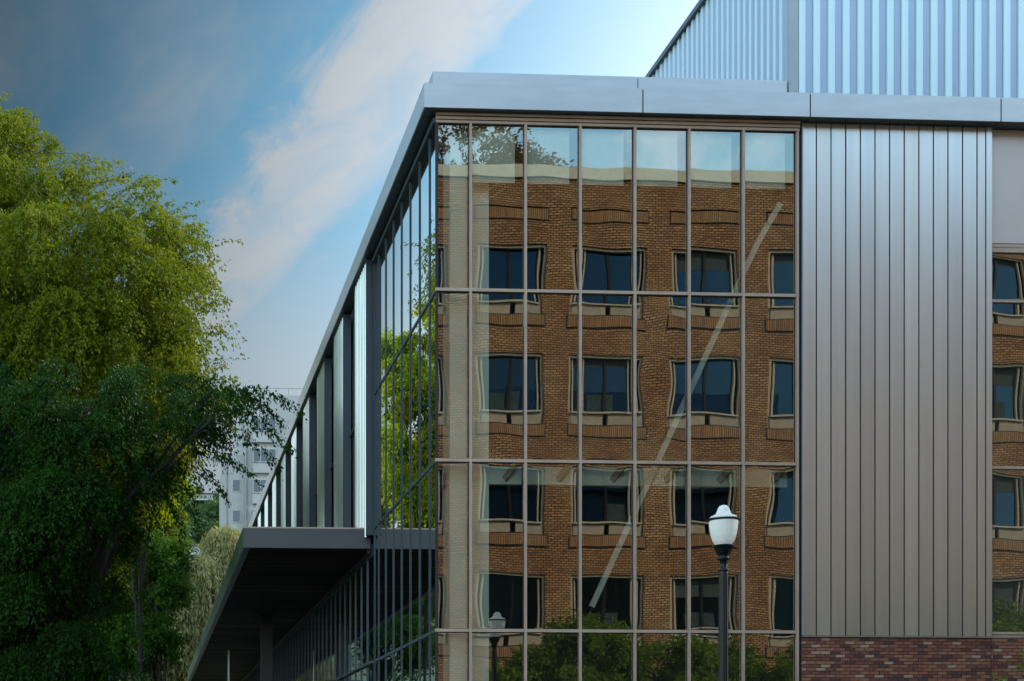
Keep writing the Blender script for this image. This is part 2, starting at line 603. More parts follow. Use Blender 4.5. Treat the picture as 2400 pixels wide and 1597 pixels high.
# front curtain wall: black gaskets and jambs are the wall's own mesh
cw = MB()
cw.box(-0.03, 7.40, -0.02, 0.02, 14.60, 14.66)
cw.box(7.375, 7.46, 0.0, 0.22, 0.12, 14.70)
cw.box(-0.01, 0.03, -0.01, 0.05, 0.12, 14.66)
for x in XM:
    cw.box(x - 0.040, x + 0.040, -0.005, 0.10, 0.12, 14.62)
for z in TR[:-1]:
    cw.box(0.0, 7.36, -0.006, 0.08, z - 0.045, z + 0.045)
CW = cw.build('curtain_wall', M['gasket'], BLD)
edges = [0.0] + XM
rows = [0.12] + TR
for i, x in enumerate(XM):
    MB().box(x - 0.024, x + 0.024, -0.075, -0.006, 0.12, 14.60).build('mullion', M['mullion'], CW)
MB().box(-0.028, 0.028, -0.05, -0.011, 0.12, 14.60).build('mullion', M['gasket'], CW)
for z in TR[:-1]:
    MB().box(-0.03, XM[-1] - 0.029, -0.071, -0.007, z - 0.030, z + 0.030).build('transom', M['mullion'], CW)
for k, (z0, z1, d) in enumerate(((14.665, 14.72, -0.080), (14.735, 14.785, -0.11), (14.60, 14.65, -0.066))):
    MB().box(-0.02, 7.41, d, 0.0, z0, z1).build('head_trim', M['mullion'], CW)
n = 0
for j in range(5):
    for i in range(7):
        w_ = edges[i + 1] - edges[i]
        h_ = rows[j + 1] - rows[j]
        amp = 0.00075 * (0.6 if i == 0 else 1)
        me = pane_mesh('pane', w_, h_, 18, 44, amp, 10 + n, M['glass'])
        rt_ = random.Random(n)
        link('pane', me, CW, (edges[i], 0.0, rows[j]), (rt_.uniform(-0.0012, 0.0012), 0, rt_.uniform(-0.0022, 0.0022)))
        n += 1

# flank curtain wall (faces -X), full height up to Y 8.2, then only below the canopy
YM = [0.68 + BW * k for k in range(7)] + [8.02]
sw = MB()
sw.box(0.0, 0.10, 8.02, 8.2, 0.12, 14.66)
for y in YM[:-1]:
    sw.box(-0.005, 0.10, y - 0.035, y + 0.035, 0.12, 14.62)
for z in TR[:-1]:
    sw.box(-0.006, 0.08, 0.05, 8.0, z - 0.04, z + 0.04)
SW = sw.build('curtain_wall', M['gasket'], BLD)
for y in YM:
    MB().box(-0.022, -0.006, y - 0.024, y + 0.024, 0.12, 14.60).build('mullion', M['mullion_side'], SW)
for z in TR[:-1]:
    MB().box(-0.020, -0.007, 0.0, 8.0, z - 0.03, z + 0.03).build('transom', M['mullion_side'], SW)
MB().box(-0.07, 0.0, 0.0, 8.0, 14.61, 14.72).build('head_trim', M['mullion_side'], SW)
ye = [0.0] + YM
for j in range(5):
    for i in range(8):
        w_ = ye[i + 1] - ye[i]
        h_ = rows[j + 1] - rows[j]
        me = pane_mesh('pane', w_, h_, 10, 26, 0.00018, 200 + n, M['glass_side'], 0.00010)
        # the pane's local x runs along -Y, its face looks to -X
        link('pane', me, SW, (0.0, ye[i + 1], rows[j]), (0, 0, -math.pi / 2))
        n += 1

# bays of projecting corrugated cladding with recessed glazing between, above the canopy
YE = 64.0
bays = [8.2 + 4.456 * k for k in range(13)]
for k, y0 in enumerate(bays):
    y1 = y0 + 2.25
    b = MB()
    pitch = 0.28
    # corrugated face, a trapezoid wave facing -X
    ys = y0 + 0.06
    pts = []
    while ys + pitch < y1 - 0.02:
        pts += [(ys, -0.18), (ys + 0.11, -0.18), (ys + 0.15, -0.145), (ys + 0.24, -0.145)]
        ys += pitch
    pts.append((ys, -0.18))
    pts.append((y1, -0.18))
    for (a, xa), (c, xc) in zip(pts[:-1], pts[1:]):
        b.quad((xa, a, 7.7), (xa, a, 14.77), (xc, c, 14.77), (xc, c, 7.7))
    b.quad((-0.18, y1, 7.7), (-0.18, y1, 14.77), (0.02, y1, 14.77), (0.02, y1, 7.7))
    B = b.build('corrugated_bay', M['corrugated'], BLD)
    MB().box(-0.195, 0.03, y0 - 0.02, y0 + 0.055, 7.7, 14.77).build('end_panel', M['end_panel'], B)
    # recessed glazing strip
    g0, g1 = y1, min(y0 + 4.436, YE)
    g = MB()
    g.box(0.04, 0.10, g0, g1, 14.5, 14.77)
    g.box(-0.02, 0.08, g0 + 1.06, g0 + 1.12, 7.7, 14.5)
    zt = 11.27
    g.box(-0.015, 0.08, g0, g1, zt - 0.03, zt + 0.03)
    G = g.build('window_strip', M['mullion_side'], BLD)
    for q0, q1 in ((g0, g0 + 1.09), (g0 + 1.09, g1)):
        for z0, z1 in ((7.7, zt), (zt, 14.5)):
            MB().quad((0.06, q0, z0), (0.06, q0, z1), (0.06, q1, z1), (0.06, q1, z0)).build('pane', M['glass_side'], G)

# ground floor glass wall under the canopy
gw = MB()
gw.box(0.0, 0.1, 8.2, YE, 0.12, 0.3)
gw.box(0.0, 0.1, 8.2, YE, 7.2, 7.5)
GW = gw.build('glass_screen', M['gasket'], BLD)
ks = int((YE - 8.2) / BW)
mm = MB().box(-0.016, 0.06, -0.025, 0.025, 0.12, 7.4).mesh('mullion', M['mullion_side'])
pm = [pane_mesh('pane', BW, 3.6, 4, 10, 0.0003, 900 + q, M['glass_side'], 0.0002) for q in range(4)]
for k in range(ks):
    y = 8.2 + BW * k
    link('mullion', mm, GW, (0, y + BW, 0))
    for j in range(2):
        link('pane', pm[(k * 3 + j) % 4], GW, (0.01, y + BW, 0.15 + 3.6 * j), (0, 0, -math.pi / 2))
MB().box(-0.065, 0.05, 8.2, YE, 4.43, 4.49).build('transom', M['mullion_side'], GW)
# two entrance portals
for y in (14.0, 19.5, 26.5):
    d = MB()
    d.box(-0.55, 0.0, y - 0.09, y + 0.09, 0.12, 4.35)
    d.box(-0.55, 0.0, y + 2.3, y + 2.48, 0.12, 4.35)
    d.box(-0.55, 0.0, y + 0.09, y + 2.3, 4.1, 4.35)
    DO = d.build('entrance_portal', M['black'], BLD)
    MB().box(-0.02, 0.0, y + 0.1, y + 2.29, 0.14, 4.09).build('door', M['soffit'], DO)

# fascia of the main roof: panels with open joints, front and flank
fj = [-0.30, 4.10, 7.52, 11.47, 16.0, 20.0, 24.0]
fl = []
for a, b in zip(fj[:-1], fj[1:]):
    fl.append((a + (0.012 if a > 0 else 0), b - 0.012))
for i, (a, b) in enumerate(fl):
    f = MB().box(a, b, -0.30, -0.27, 14.79, 15.27)
    f.box(a, b, -0.27, 0.14, 14.80, 14.815, 1)
    f.box(a, b, -0.27, 0.3, 15.255, 15.268, 0)
    f.build('fascia_panel', [M['fascia'], M['soffit']], BLD)
yj = [-0.268, 6.0, 12.2, 18.4, 24.6, 30.8, 37.0, 43.2, 49.4, 55.6, YE + 0.3]
for a, b in zip(yj[:-1], yj[1:]):
    f = MB().box(-0.30, -0.27, a + (0.0 if a < 0 else 0.008), b - 0.008, 14.79, 15.27)
    f.box(-0.27, 0.14, a + 0.008 + (0.44 if a < 0 else 0), b - 0.008, 14.802, 14.817, 1)
    f.box(-0.27, 0.3, a + 0.008 + (0.6 if a < 0 else 0), b - 0.008, 15.254, 15.267, 0)
    f.build('fascia_panel', [M['fascia'], M['soffit']], BLD)
bk = MB()
bk.box(-0.255, 24, -0.255, YE, 14.83, 15.24)
bk.build('roof_slab', M['seam'], BLD)
# second, set back tier
for a, b in ((-0.09, 4.06), (4.075, 7.14)):
    MB().box(a, b, -0.09, -0.06, 15.26, 15.60).build('upper_fascia_panel', M['fascia'], BLD)
for a, b in zip([-0.058] + yj[1:-1], yj[1:]):
    MB().box(-0.09, -0.06, a, b - 0.012, 15.26, 15.60).build('upper_fascia_panel', M['fascia'], BLD)
MB().box(-0.05, 7.14, -0.05, YE, 15.25, 15.58).build('roof_deck', M['seam'], BLD)

# rooftop storey with ribbed cladding
PX, PY, PZ0, PZ1 = 7.16, -0.14, 15.24, 19.5
ph_ = MB().box(PX + 0.06, 24, PY + 0.06, YE, PZ0, PZ1 - 0.05)
PH = ph_.build('rooftop_storey', M['rib_shaded'], BLD)
MB().box(PX, PX + 0.185, PY - 0.0, PY + 0.12, PZ0, PZ1).build('corner_trim', M['trim'], PH)
# one rib module: a proud strip coloured as lit and a recessed strip coloured as shaded, in local x 0..0.305, facing -Y
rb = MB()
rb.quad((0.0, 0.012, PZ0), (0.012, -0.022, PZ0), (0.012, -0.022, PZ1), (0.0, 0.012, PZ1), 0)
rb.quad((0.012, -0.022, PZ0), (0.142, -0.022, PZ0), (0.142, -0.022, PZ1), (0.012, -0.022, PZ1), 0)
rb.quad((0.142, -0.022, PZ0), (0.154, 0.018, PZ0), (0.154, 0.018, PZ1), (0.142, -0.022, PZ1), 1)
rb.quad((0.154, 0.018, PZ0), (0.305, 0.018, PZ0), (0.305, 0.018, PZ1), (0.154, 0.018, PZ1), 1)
rbm = rb.mesh('rib_panel', [M['rib_lit'], M['rib_shaded']])
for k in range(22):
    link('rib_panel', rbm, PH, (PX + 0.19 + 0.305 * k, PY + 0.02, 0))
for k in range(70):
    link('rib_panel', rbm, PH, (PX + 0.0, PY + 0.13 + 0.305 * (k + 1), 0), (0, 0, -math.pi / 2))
MB().box(PX - 0.10, PX + 0.02, PY - 0.1, PY + 45, PZ1, PZ1 + 0.12).build('roof_edge', M['soffit'], PH)

# vertical metal cladding right of the glass
CX0, CX1 = 7.47, 11.43
cb = MB().box(CX0, CX1, 0.02, 0.2, 4.37, 14.80)
CB = cb.build('metal_cladding', M['seam'], BLD)
x = CX0 + 0.012
ws = [0.285] + [0.305] * 11 + [0.185]
for k, w_ in enumerate(ws):
    p = MB()
    a, b = x + 0.013, x + w_ - 0.013
    # face sheet in short lifts with a little buckle, folded edges behind it
    rk = random.Random(70 + k)
    nz = 24
    for q in range(nz + 1):
        zq = 4.40 + 10.38 * q / nz
        for t_ in range(5):
            bul = 0.0 if t_ in (0, 4) else 0.0011 * math.sin(q * 0.9 + k * 2.1) + rk.uniform(-0.0004, 0.0004)
            p.v.append((a + (b - a) * t_ / 4, -0.035 - bul, zq))
    for q in range(nz):
        for t_ in range(4):
            i0 = q * 5 + t_
            p.f.append((i0, i0 + 1, i0 + 6, i0 + 5)); p.m.append(0); p.sm.append(True)
    p.quad((a, 0.018, 4.40), (a, -0.035, 4.40), (a, -0.035, 14.78), (a, 0.018, 14.78))
    p.quad((b, -0.035, 4.40), (b, 0.018, 4.40), (b, 0.018, 14.78), (b, -0.035, 14.78))
    o = p.build('cladding_panel', M[('panel', 'panel_b', 'panel', 'panel_c')[(k * 7 + k // 3) % 4]], CB)
    o.location.y = random.Random(k).uniform(-0.002, 0.002)
    x += w_
MB().box(x + 0.004, CX1 + 0.0, -0.05, 0.019, 4.40, 14.78).build('edge_trim', M['panel'], CB)
MB().box(CX0, CX0 + 0.018, -0.055, 0.0, 4.40, 14.78).build('edge_trim', M['trim'], CB)
MB().box(CX0, CX1 + 0.03, -0.06, 0.03, 4.365, 4.395).build('base_flashing', M['fascia'], CB)

# recessed window bay at the right
wb = MB()
wb.box(11.45, 24, 0.16, 0.24, 0.12, 4.44)
wb.box(11.44, 24, 0.05, 0.2, 4.38, 4.44)
WB = wb.build('window_bay', M['mullion'], BLD)
MB().box(11.46, 14.6, 0.06, 0.10, 12.46, 14.78).build('blank_panel', M['pink_panel'], WB)
MB().box(14.62, 24, 0.06, 0.10, 12.46, 14.78).build('blank_panel', M['pink_panel'], WB)
for z, h_ in ((12.40, 0.05), (12.31, 0.07), (11.27, 0.035), (7.86, 0.035), (4.47, 0.03)):
    MB().box(11.44, 24, 0.03, 0.12, z - h_ / 2 - 0.01, z + h_ / 2 + 0.01).build('transom', M['mullion'], WB)
for k in range(5):
    for j, (z0, z1) in enumerate(((4.44, 7.86), (7.86, 11.27), (11.27, 12.33))):
        me = pane_mesh('pane', 2.4, z1 - z0, 26, 30, 0.0013, 500 + 7 * k + j, M['glass'])
        link('pane', me, WB, (11.44 + 2.42 * k, 0.09, z0))
    if k:
        MB().box(11.41 + 2.42 * k, 11.46 + 2.42 * k, 0.02, 0.12, 4.44, 12.33).build('mullion', M['mullion'], WB)

# red brick plinth, brick by brick where the picture shows it
bl = MB()
bl.box(7.47, 11.43, 0.0, 0.2, 0.12, 4.36)
bl.box(11.447, 24, 0.03, 0.15, 0.12, 4.37)
BP = bl.build('brick_plinth', M['mortar'], BLD)
rnd = random.Random(4)
bmesh_ = {}
H = 0.0677
def brick_me(w, mi):
    key = (round(w, 3), mi)
    if key not in bmesh_:
        m = MB()
        c = 0.0025
        x0, x1, y0, y1, z0, z1 = 0, w, -0.014, 0.0, 0, H - 0.010
        # front face with a small chamfer
        P = [(x0, y1, z0), (x1, y1, z0), (x1, y1, z1), (x0, y1, z1), (x0 + c, y0, z0 + c), (x1 - c, y0, z0 + c), (x1 - c, y0, z1 - c), (x0 + c, y0, z1 - c)]
        m.v = P
        m.f = [(4, 5, 6, 7), (0, 1, 5, 4), (1, 2, 6, 5), (2, 3, 7, 6), (3, 0, 4, 7)]
        m.m = [0] * 5
        m.sm = [False] * 5
        bmesh_[key] = m.mesh('brick', BR[mi])
    return bmesh_[key]


def pick():
    r = rnd.random()
    return 3 if r < 0.10 else 2 if r < 0.19 else 1 if r < 0.48 else 4 if r < 0.72 else 0


low = [MB() for _ in BR]
cnt = 0
row = 0
z = 4.36 - H
while z > 0.15:
    for (xa, xb, yy) in ((7.47, 11.43, 0.0), (11.45, 17.0, 0.03)):
        x = xa - (row % 2) * 0.1015 - (0.05 if yy else 0)
        while x < xb:
            a = max(x, xa + 0.001)
            b = min(x + 0.203 - 0.010, xb - 0.001)
            if b - a > 0.03:
                mi = pick()
                if z > 3.43 and a < 12.35:
                    o = link('brick', brick_me(b - a, mi), BP, (a, yy + rnd.uniform(-0.002, 0.001), z))
                    cnt += 1
                else:
                    low[mi].box(a, b, yy - 0.013 + rnd.uniform(-0.002, 0.001), yy - 0.001, z, z + H - 0.010)
            x += 0.203
    z -= H
    row += 1
m_all = MB()
for i, l_ in enumerate(low):
    k = len(m_all.v)
    m_all.v += l_.v
    m_all.f += [tuple(q + k for q in f) for f in l_.f]
    m_all.m += [i] * len(l_.f)
    m_all.sm += l_.sm
o = m_all.build('brick_courses', BR, BP)
o['kind'] = 'stuff'

# canopy along the flank
CY0, CXL, CZ0, CZ1 = 8.6, -3.32, 7.42, 7.93
ca = MB()
ca.box(CXL, -0.02, CY0, CY0 + 0.06, CZ0, CZ1 - 0.01)
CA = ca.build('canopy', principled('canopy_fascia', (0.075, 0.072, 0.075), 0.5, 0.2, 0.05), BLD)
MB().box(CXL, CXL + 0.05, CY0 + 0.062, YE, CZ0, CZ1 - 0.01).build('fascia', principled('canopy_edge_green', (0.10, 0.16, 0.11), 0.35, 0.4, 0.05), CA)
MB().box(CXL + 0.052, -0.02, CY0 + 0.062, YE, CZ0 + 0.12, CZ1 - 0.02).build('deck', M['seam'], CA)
MB().box(CXL - 0.01, -0.19, CY0 - 0.01, YE, CZ1 - 0.008, CZ1 + 0.03).build('roof_edge', M['mullion'], CA)
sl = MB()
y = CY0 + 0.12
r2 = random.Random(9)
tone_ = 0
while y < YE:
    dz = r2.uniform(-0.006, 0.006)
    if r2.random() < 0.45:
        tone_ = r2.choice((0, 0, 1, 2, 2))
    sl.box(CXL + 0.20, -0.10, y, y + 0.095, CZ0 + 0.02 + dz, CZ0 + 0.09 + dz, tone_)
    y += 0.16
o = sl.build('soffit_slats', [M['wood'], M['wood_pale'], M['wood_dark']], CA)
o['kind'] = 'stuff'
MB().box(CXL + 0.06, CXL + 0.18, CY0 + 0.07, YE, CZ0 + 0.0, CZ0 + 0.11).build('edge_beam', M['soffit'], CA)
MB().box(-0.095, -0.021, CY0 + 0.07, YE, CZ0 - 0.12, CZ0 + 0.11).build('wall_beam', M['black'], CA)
MB().box(-1.62, -1.20, 24.8, 25.2, 0.12, CZ0 + 0.02).build('post', M['black'], CA)
MB().box(-2.05, -1.97, 40.0, 40.08, 0.12, CZ0 + 0.02).build('post', M['white'], CA)

# ---- inside the glazed corner
inn = MB()
inn.box(0.25, 24, 7.0, 7.1, 0.12, 14.75)
inn.box(7.5, 7.6, 0.3, 7.0, 0.12, 14.75)
INN = inn.build('inner_wall', M['dark_room'], BLD)
MB().box(0.2, 7.5, 0.62, 7.0, 7.50, 7.70).build('floor_slab', M['ceiling'], BLD)
MB().box(0.02, 24, 0.2, YE, 14.66, 14.70).build('ceiling', M['ceiling'], BLD)
MB().box(0.12, 24, 8.4, YE, 7.5, 7.7).build('floor_slab', M['floor'], BLD)
MB().box(2.6, 2.7, 8.4, YE, 0.12, 14.6).build('inner_wall', M['dark_room'], BLD)
MB().box(0.36, 1.16, 0.42, 1.1, 0.12, 14.6).build('column', M['white'], BLD)
MB().box(1.17, 7.40, 0.50, 0.62, 7.50, 7.86).build('bulkhead', M['white'], BLD)
for i in range(2, 8):
    x = XM[i - 1]
    MB().beam((x - 0.12, 0.28, 7.86), (x - 0.30, 0.50, 7.60), 0.05, 0.13).build('bracket', M['win_panel'], BLD)
for i in range(0, 6):
    a, b = XM[i] + 0.06, XM[i + 1] - 0.17
    MB().box(a, b, 0.14, 0.146, 13.50, 14.58).build('roller_blind', M['blind'], BLD)
br_ = MB()
for p0, p1 in (((3.27, 0.38, 5.0), (6.41, 0.38, 11.82)), ((6.40, 0.381, 11.80), (6.76, 0.381, 12.55)), ((6.75, 0.38, 12.53), (7.20, 0.38, 13.30))):
    br_.beam(p0, p1, 0.06, 0.11)
br_.build('brace', M['white'], BLD)

# ------------------------------------------------------------------ street lamp
LX, LY = 2.949, -7.275
LP = empty('street_lamp', (LX, LY, 0.12), 'black street lamp with white acorn globe in front of the corner glazing', 'street lamp')
zg = lambda py: EYE + (1813 - py) / F * 22.05 - 0.12
# photo heights of the rings
Z_top, Z_band, Z_glb, Z_cup, Z_neck, Z_sh = zg(1183), zg(1219), zg(1277), zg(1310), zg(1335), zg(1337)
post = MB()
post.lathe([(0.0, 0), (0.22, 0), (0.22, 0.12), (0.17, 0.2), (0.16, 0.7), (0.12, 0.82), (0.078, 0.95), (0.070, 2.5), (0.064, Z_neck - 0.02)], 12)
post.build('post', M['lamp_black'], LP)
post = MB()
for k in range(12):
    a = math.pi * 2 * k / 12
    post.tube([(0.071 * math.cos(a), 0.071 * math.sin(a), 0.96), (0.061 * math.cos(a), 0.061 * math.sin(a), Z_neck - 0.06)], [0.009, 0.008], 5)
post.build('fluting', M['lamp_black'], LP)
MB().lathe([(0.060, Z_neck - 0.03), (0.080, Z_neck - 0.02), (0.080, Z_neck), (0.057, Z_neck + 0.015), (0.055, Z_cup - 0.03), (0.072, Z_cup - 0.02), (0.092, Z_cup - 0.005),
            (0.092, Z_cup + 0.015), (0.068, Z_cup + 0.03), (0.092, Z_cup + 0.06), (0.125, Z_cup + 0.12), (0.142, Z_cup + 0.19), (0.150, Z_glb - 0.03), (0.156, Z_glb - 0.025), (0.158, Z_glb - 0.01), (0.14, Z_glb + 0.0), (0.0, Z_glb)], 28).build('cup', M['lamp_black'], LP)
# scalloped collar
co = MB()
for k in range(24):
    a = 2 * math.pi * k / 24
    co.lathe([(0.0, Z_glb - 0.022), (0.012, Z_glb - 0.012), (0.0, Z_glb - 0.002)], 6, c=(0.155 * math.cos(a), 0.155 * math.sin(a)))
for k in range(16):
    a = 2 * math.pi * k / 16
    co.lathe([(0.0, Z_cup - 0.008), (0.012, Z_cup + 0.004), (0.0, Z_cup + 0.014)], 6, c=(0.09 * math.cos(a), 0.09 * math.sin(a)))
co.build('beading', M['lamp_black'], LP)
gl = MB()
hg = Z_band - Z_glb
gl.lathe([(0.115, Z_glb), (0.150, Z_glb + hg * 0.14), (0.178, Z_glb + hg * 0.34), (0.198, Z_glb + hg * 0.6), (0.208, Z_glb + hg * 0.85), (0.210, Z_band + 0.01)], 96, ribs=0.012)
gl.build('globe', M['globe'], LP)
bd = MB()
bd.lathe([(0.205, Z_band - 0.012), (0.224, Z_band - 0.008), (0.224, Z_band + 0.018), (0.205, Z_band + 0.022)], 48)
for k in range(56):
    a = 2 * math.pi * k / 56
    c_, s_ = math.cos(a), math.sin(a)
    bd.beam((0.222 * c_, 0.222 * s_, Z_band + 0.026), (0.240 * c_, 0.240 * s_, Z_band + 0.026 - 0.03), 0.009, 0.012)
bd.build('band', M['lamp_black'], LP)
cp = MB()
hc = Z_top - Z_band
cp.lathe([(0.205, Z_band + 0.02), (0.200, Z_band + 0.04), (0.185, Z_band + 0.06), (0.150, Z_band + 0.075), (0.112, Z_band + hc * 0.42), (0.095, Z_band + hc * 0.6), (0.080, Z_band + hc * 0.8), (0.055, Z_band + hc * 0.94), (0.02, Z_top), (0.0, Z_top)], 48, ribs=0.02)
cp.build('dome', M['globe'], LP)

# ------------------------------------------------------------------ tan brick building opposite (seen mirrored in the glass)
BY = -19.0
TB = empty('tan_brick_building', (0, BY, 0), 'tan brick office building with recessed blue windows, mirrored in the glazed corner', 'building')
RZ = 21.45
colsx = [7.39 + 3.33 * k for k in range(-2, 13)]          # right edges
tops = [19.19, 15.54, 11.89, 8.24, 4.59]
WW, WHh = 2.35, 2.36
wl = MB()
XL, XR = 1.2, 47.5
# wall built as bands around the window openings
wins = [(c - WW, c) for c in colsx if c - WW > XL + 0.3 and c < XR]
REC = 0.30
ztop = RZ
wl_back = MB()
def wall_face(x0, x1, z0, z1):
    wl.quad((x1, 0, z0), (x0, 0, z0), (x0, 0, z1), (x1, 0, z1))
zz = [0.0]
for t_ in reversed(tops):
    zz += [t_ - WHh, t_]
zz.append(ztop)
for i in range(len(zz) - 1):
    z0, z1 = zz[i], zz[i + 1]
    if i % 2 == 0:
        wall_face(XL, XR, z0, z1)
    else:
        prev = XL
        for a, b in wins:
            wall_face(prev, a, z0, z1)
            # reveals
            wl.quad((a, 0, z0), (a, 0, z1), (a, -REC, z1), (a, -REC, z0))
            wl.quad((b, -REC, z0), (b, -REC, z1), (b, 0, z1), (b, 0, z0))
            wl.quad((a, 0, z1), (b, 0, z1), (b, -REC, z1), (a, -REC, z1))
            wl.quad((b, 0, z0), (a, 0, z0), (a, -REC, z0), (b, -REC, z0))
            prev = b
        wall_face(prev, XR, z0, z1)
wl.quad((XL, 0, 0), (XL, -16, 0), (XL, -16, ztop), (XL, 0, ztop))
wl.quad((XR, -16, 0), (XR, 0, 0), (XR, 0, ztop), (XR, -16, ztop))
wl.quad((XL, -16, 0), (XR, -16, 0), (XR, -16, ztop), (XL, -16, ztop))
wl.quad((XL, 0, ztop), (XL, -16, ztop), (XR, -16, ztop), (XR, 0, ztop))
wl.build('wall', M['tan_brick'], TB)
MB().box(XL - 0.05, XR + 0.05, -0.4, 0.06, RZ - 0.02, RZ + 0.36).build('coping', M['coping'], TB)
# window prototype in local coordinates, origin at lower left of the opening
def make_window():
    w = MB()
    f = 0.09
    d0, d1 = -0.20, -0.06
    w.box(0.01, f, d0, d1, 0.01, WHh - 0.01)
    w.box(WW - f, WW - 0.01, d0, d1, 0.01, WHh - 0.01)
    w.box(f, WW - f, d0, d1, WHh - f, WHh - 0.01)
    w.box(f, WW - f, d0, d1 + 0.10, 0.40, 0.46)
    w.box(f + 0.10, f + 0.16, d0 - 0.06, d1 - 0.08, 0.46, WHh - f)
    w.box(WW - f - 0.16, WW - f - 0.10, d0 - 0.06, d1 - 0.08, 0.46, WHh - f)
    fr = w.build('window', M['win_frame'], TB)
    MB().box(f, WW - f, -0.27, -0.25, 0.44, WHh - f).build('glazing', M['window_glass'], fr)
    MB().box(WW / 2 - 0.05, WW / 2 + 0.05, -0.25, -0.19, 0.46, WHh - f).build('meeting_stile', M['black'], fr)
    MB().box(f, WW / 2 - 0.09, -0.16, -0.03, 0.03, 0.39).build('lower_panel', M['win_panel'], fr)
    MB().box(WW / 2 + 0.09, WW - f, -0.16, -0.03, 0.03, 0.39).build('lower_panel', M['win_panel'], fr)
    MB().box(0.01, WW - 0.01, -0.29, -0.28, 0.01, WHh - 0.01).build('backing', M['black'], fr)
    return fr
proto = make_window()
sol = MB().box(-0.06, WW + 0.06, -0.005, 0.028, 0.0, 0.36).box(-0.11, WW + 0.11, 0.001, 0.006, -0.04, 0.40, 1).mesh('soldier_course', [M['tan_soldier'], M['seam']])
first = True
rw = random.Random(5)
bl_me = [MB().box(0.12, WW - 0.12, -0.245, -0.242, WHh - hh, WHh - 0.10).mesh('blind', M['window_blind']) for hh in (0.35, 0.7, 1.2)]
dk_me = MB().box(0.10, WW / 2 - 0.06, -0.245, -0.242, 0.47, 1.1).mesh('desk_clutter', M['window_clutter'])
for t_ in tops:
    for a, b in wins:
        o = proto if first else copy_tree(proto, TB)
        first = False
        o.location = (a, 0, t_ - WHh)
        if rw.random() < 0.5:
            link('blind', rw.choice(bl_me), o)
        if rw.random() < 0.3:
            link('curtain', dk_me, o, (rw.uniform(0, 1.1), 0, 0))
        link('soldier_course', sol, TB, (a, 0, t_ - WHh - 0.37))
for a, b in wins:
    link('soldier_course', sol, TB, (a, 0.0, 20.02))
for a, b in wins:      # shadow-joint lines framing the band
    m = MB()
    m.box(a - 0.08, b + 0.08, 0.0, 0.05, 20.425, 20.46)
    m.build('string_course', M['tan_brick'], TB)
MB().box(XL + 0.1, XR - 0.1, -15.9, -0.31, 0.1, 0.2).build('floor', M['floor'], TB)


# ------------------------------------------------------------------ foliage
def leaves(bases, dirs, L, droop, per, size, rng, jitter=0.08, down=0.5, toneb=None, aspect=0.5):
    """leaf quads along drooping twigs; bases and dirs are (n,3)"""
    n = len(bases)
    s = rng.random((n, per)) * 1.0
    LL = L * (0.6 + 0.8 * rng.random((n, 1)))
    d = s * LL
    P = bases[:, None, :] + dirs[:, None, :] * d[..., None]
    P[..., 2] -= droop * d ** 2
    P += rng.normal(0, jitter, P.shape)
    P = P.reshape(-1, 3)
    N = len(P)
    ax = rng.normal(0, 1, (N, 3)) * 0.6 + np.repeat(dirs, per, 0) * 0.6
    ax[:, 2] -= down
    ax /= np.linalg.norm(ax, axis=1, keepdims=True)
    sd = np.cross(ax, rng.normal(0, 1, (N, 3)))
    sd /= np.linalg.norm(sd, axis=1, keepdims=True) + 1e-9
    sz = size * (0.6 + 0.8 * rng.random((N, 1)))
    a = P
    b = P + ax * sz * 0.45 + sd * sz * aspect * 0.5
    c = P + ax * sz
    e = P + ax * sz * 0.45 - sd * sz * aspect * 0.5
    V = np.stack([a, b, c, e], 1).reshape(-1, 3)
    Fq = np.arange(N * 4).reshape(-1, 4)
    if toneb is None:
        toneb = rng.random(n)
    tone = np.clip(np.repeat(toneb, per) * 0.7 + rng.random(N) * 0.3, 0, 1)
    return V, Fq, tone


def lobes_crown(name, lobes, n, per, L, droop, size, mat, parent, seed, up=0.1, shell=0.72, down=0.5, cull=None, jitter=0.08, aspect=0.5):
    """lobes: (x,y,z,r) or (x,y,z,rh,rv) relative to the parent"""
    rng = np.random.default_rng(seed)
    lb = np.array([l if len(l) == 5 else (*l, l[3]) for l in lobes], float)
    # sub-lobes give lumps of light and dark
    sub = []
    for x, y, z, rh, rv in lb:
        k = max(5, int(9 * rh))
        dd = rng.normal(0, 1, (k, 3)); dd /= np.linalg.norm(dd, axis=1, keepdims=True)
        for q in dd:
            rr = rng.uniform(0.16, 0.34)
            sub.append((x + q[0] * rh * (1 - rr * .6), y + q[1] * rh * (1 - rr * .6), z + q[2] * rv * (1 - rr * .6), rh * rr, rv * rr * 0.75))
    sub = np.array(sub)
    wgt = sub[:, 3] * sub[:, 3]
    idx = rng.choice(len(sub), n, p=wgt / wgt.sum())
    D = rng.normal(0, 1, (n, 3)); D /= np.linalg.norm(D, axis=1, keepdims=True)
    rad = shell + (1 - shell) * rng.random((n, 1))
    B = sub[idx, :3] + D * np.stack([sub[idx, 3], sub[idx, 3], sub[idx, 4]], 1) * rad
    # twigs point away from the trunk axis
    cen = lb[:, :3].mean(0)
    O = B - cen
    O[:, 2] *= 0.35
    O /= np.linalg.norm(O, axis=1, keepdims=True) + 1e-9
    T = O * 0.8 + D * 0.5
    T[:, 2] += up
    T /= np.linalg.norm(T, axis=1, keepdims=True)
    if cull is not None:
        k = cull(B)
        B, T, idx = B[k], T[k], idx[k]
    st = rng.random(len(sub))
    V, Fq, tone = leaves(B, T, L, droop, per, size, rng, jitter=jitter, down=down, toneb=st[idx] * 0.7 + rng.random(len(B)) * 0.3, aspect=aspect)
    o = link(name, np_mesh(name, V, Fq, mat, tone), parent)
    return o


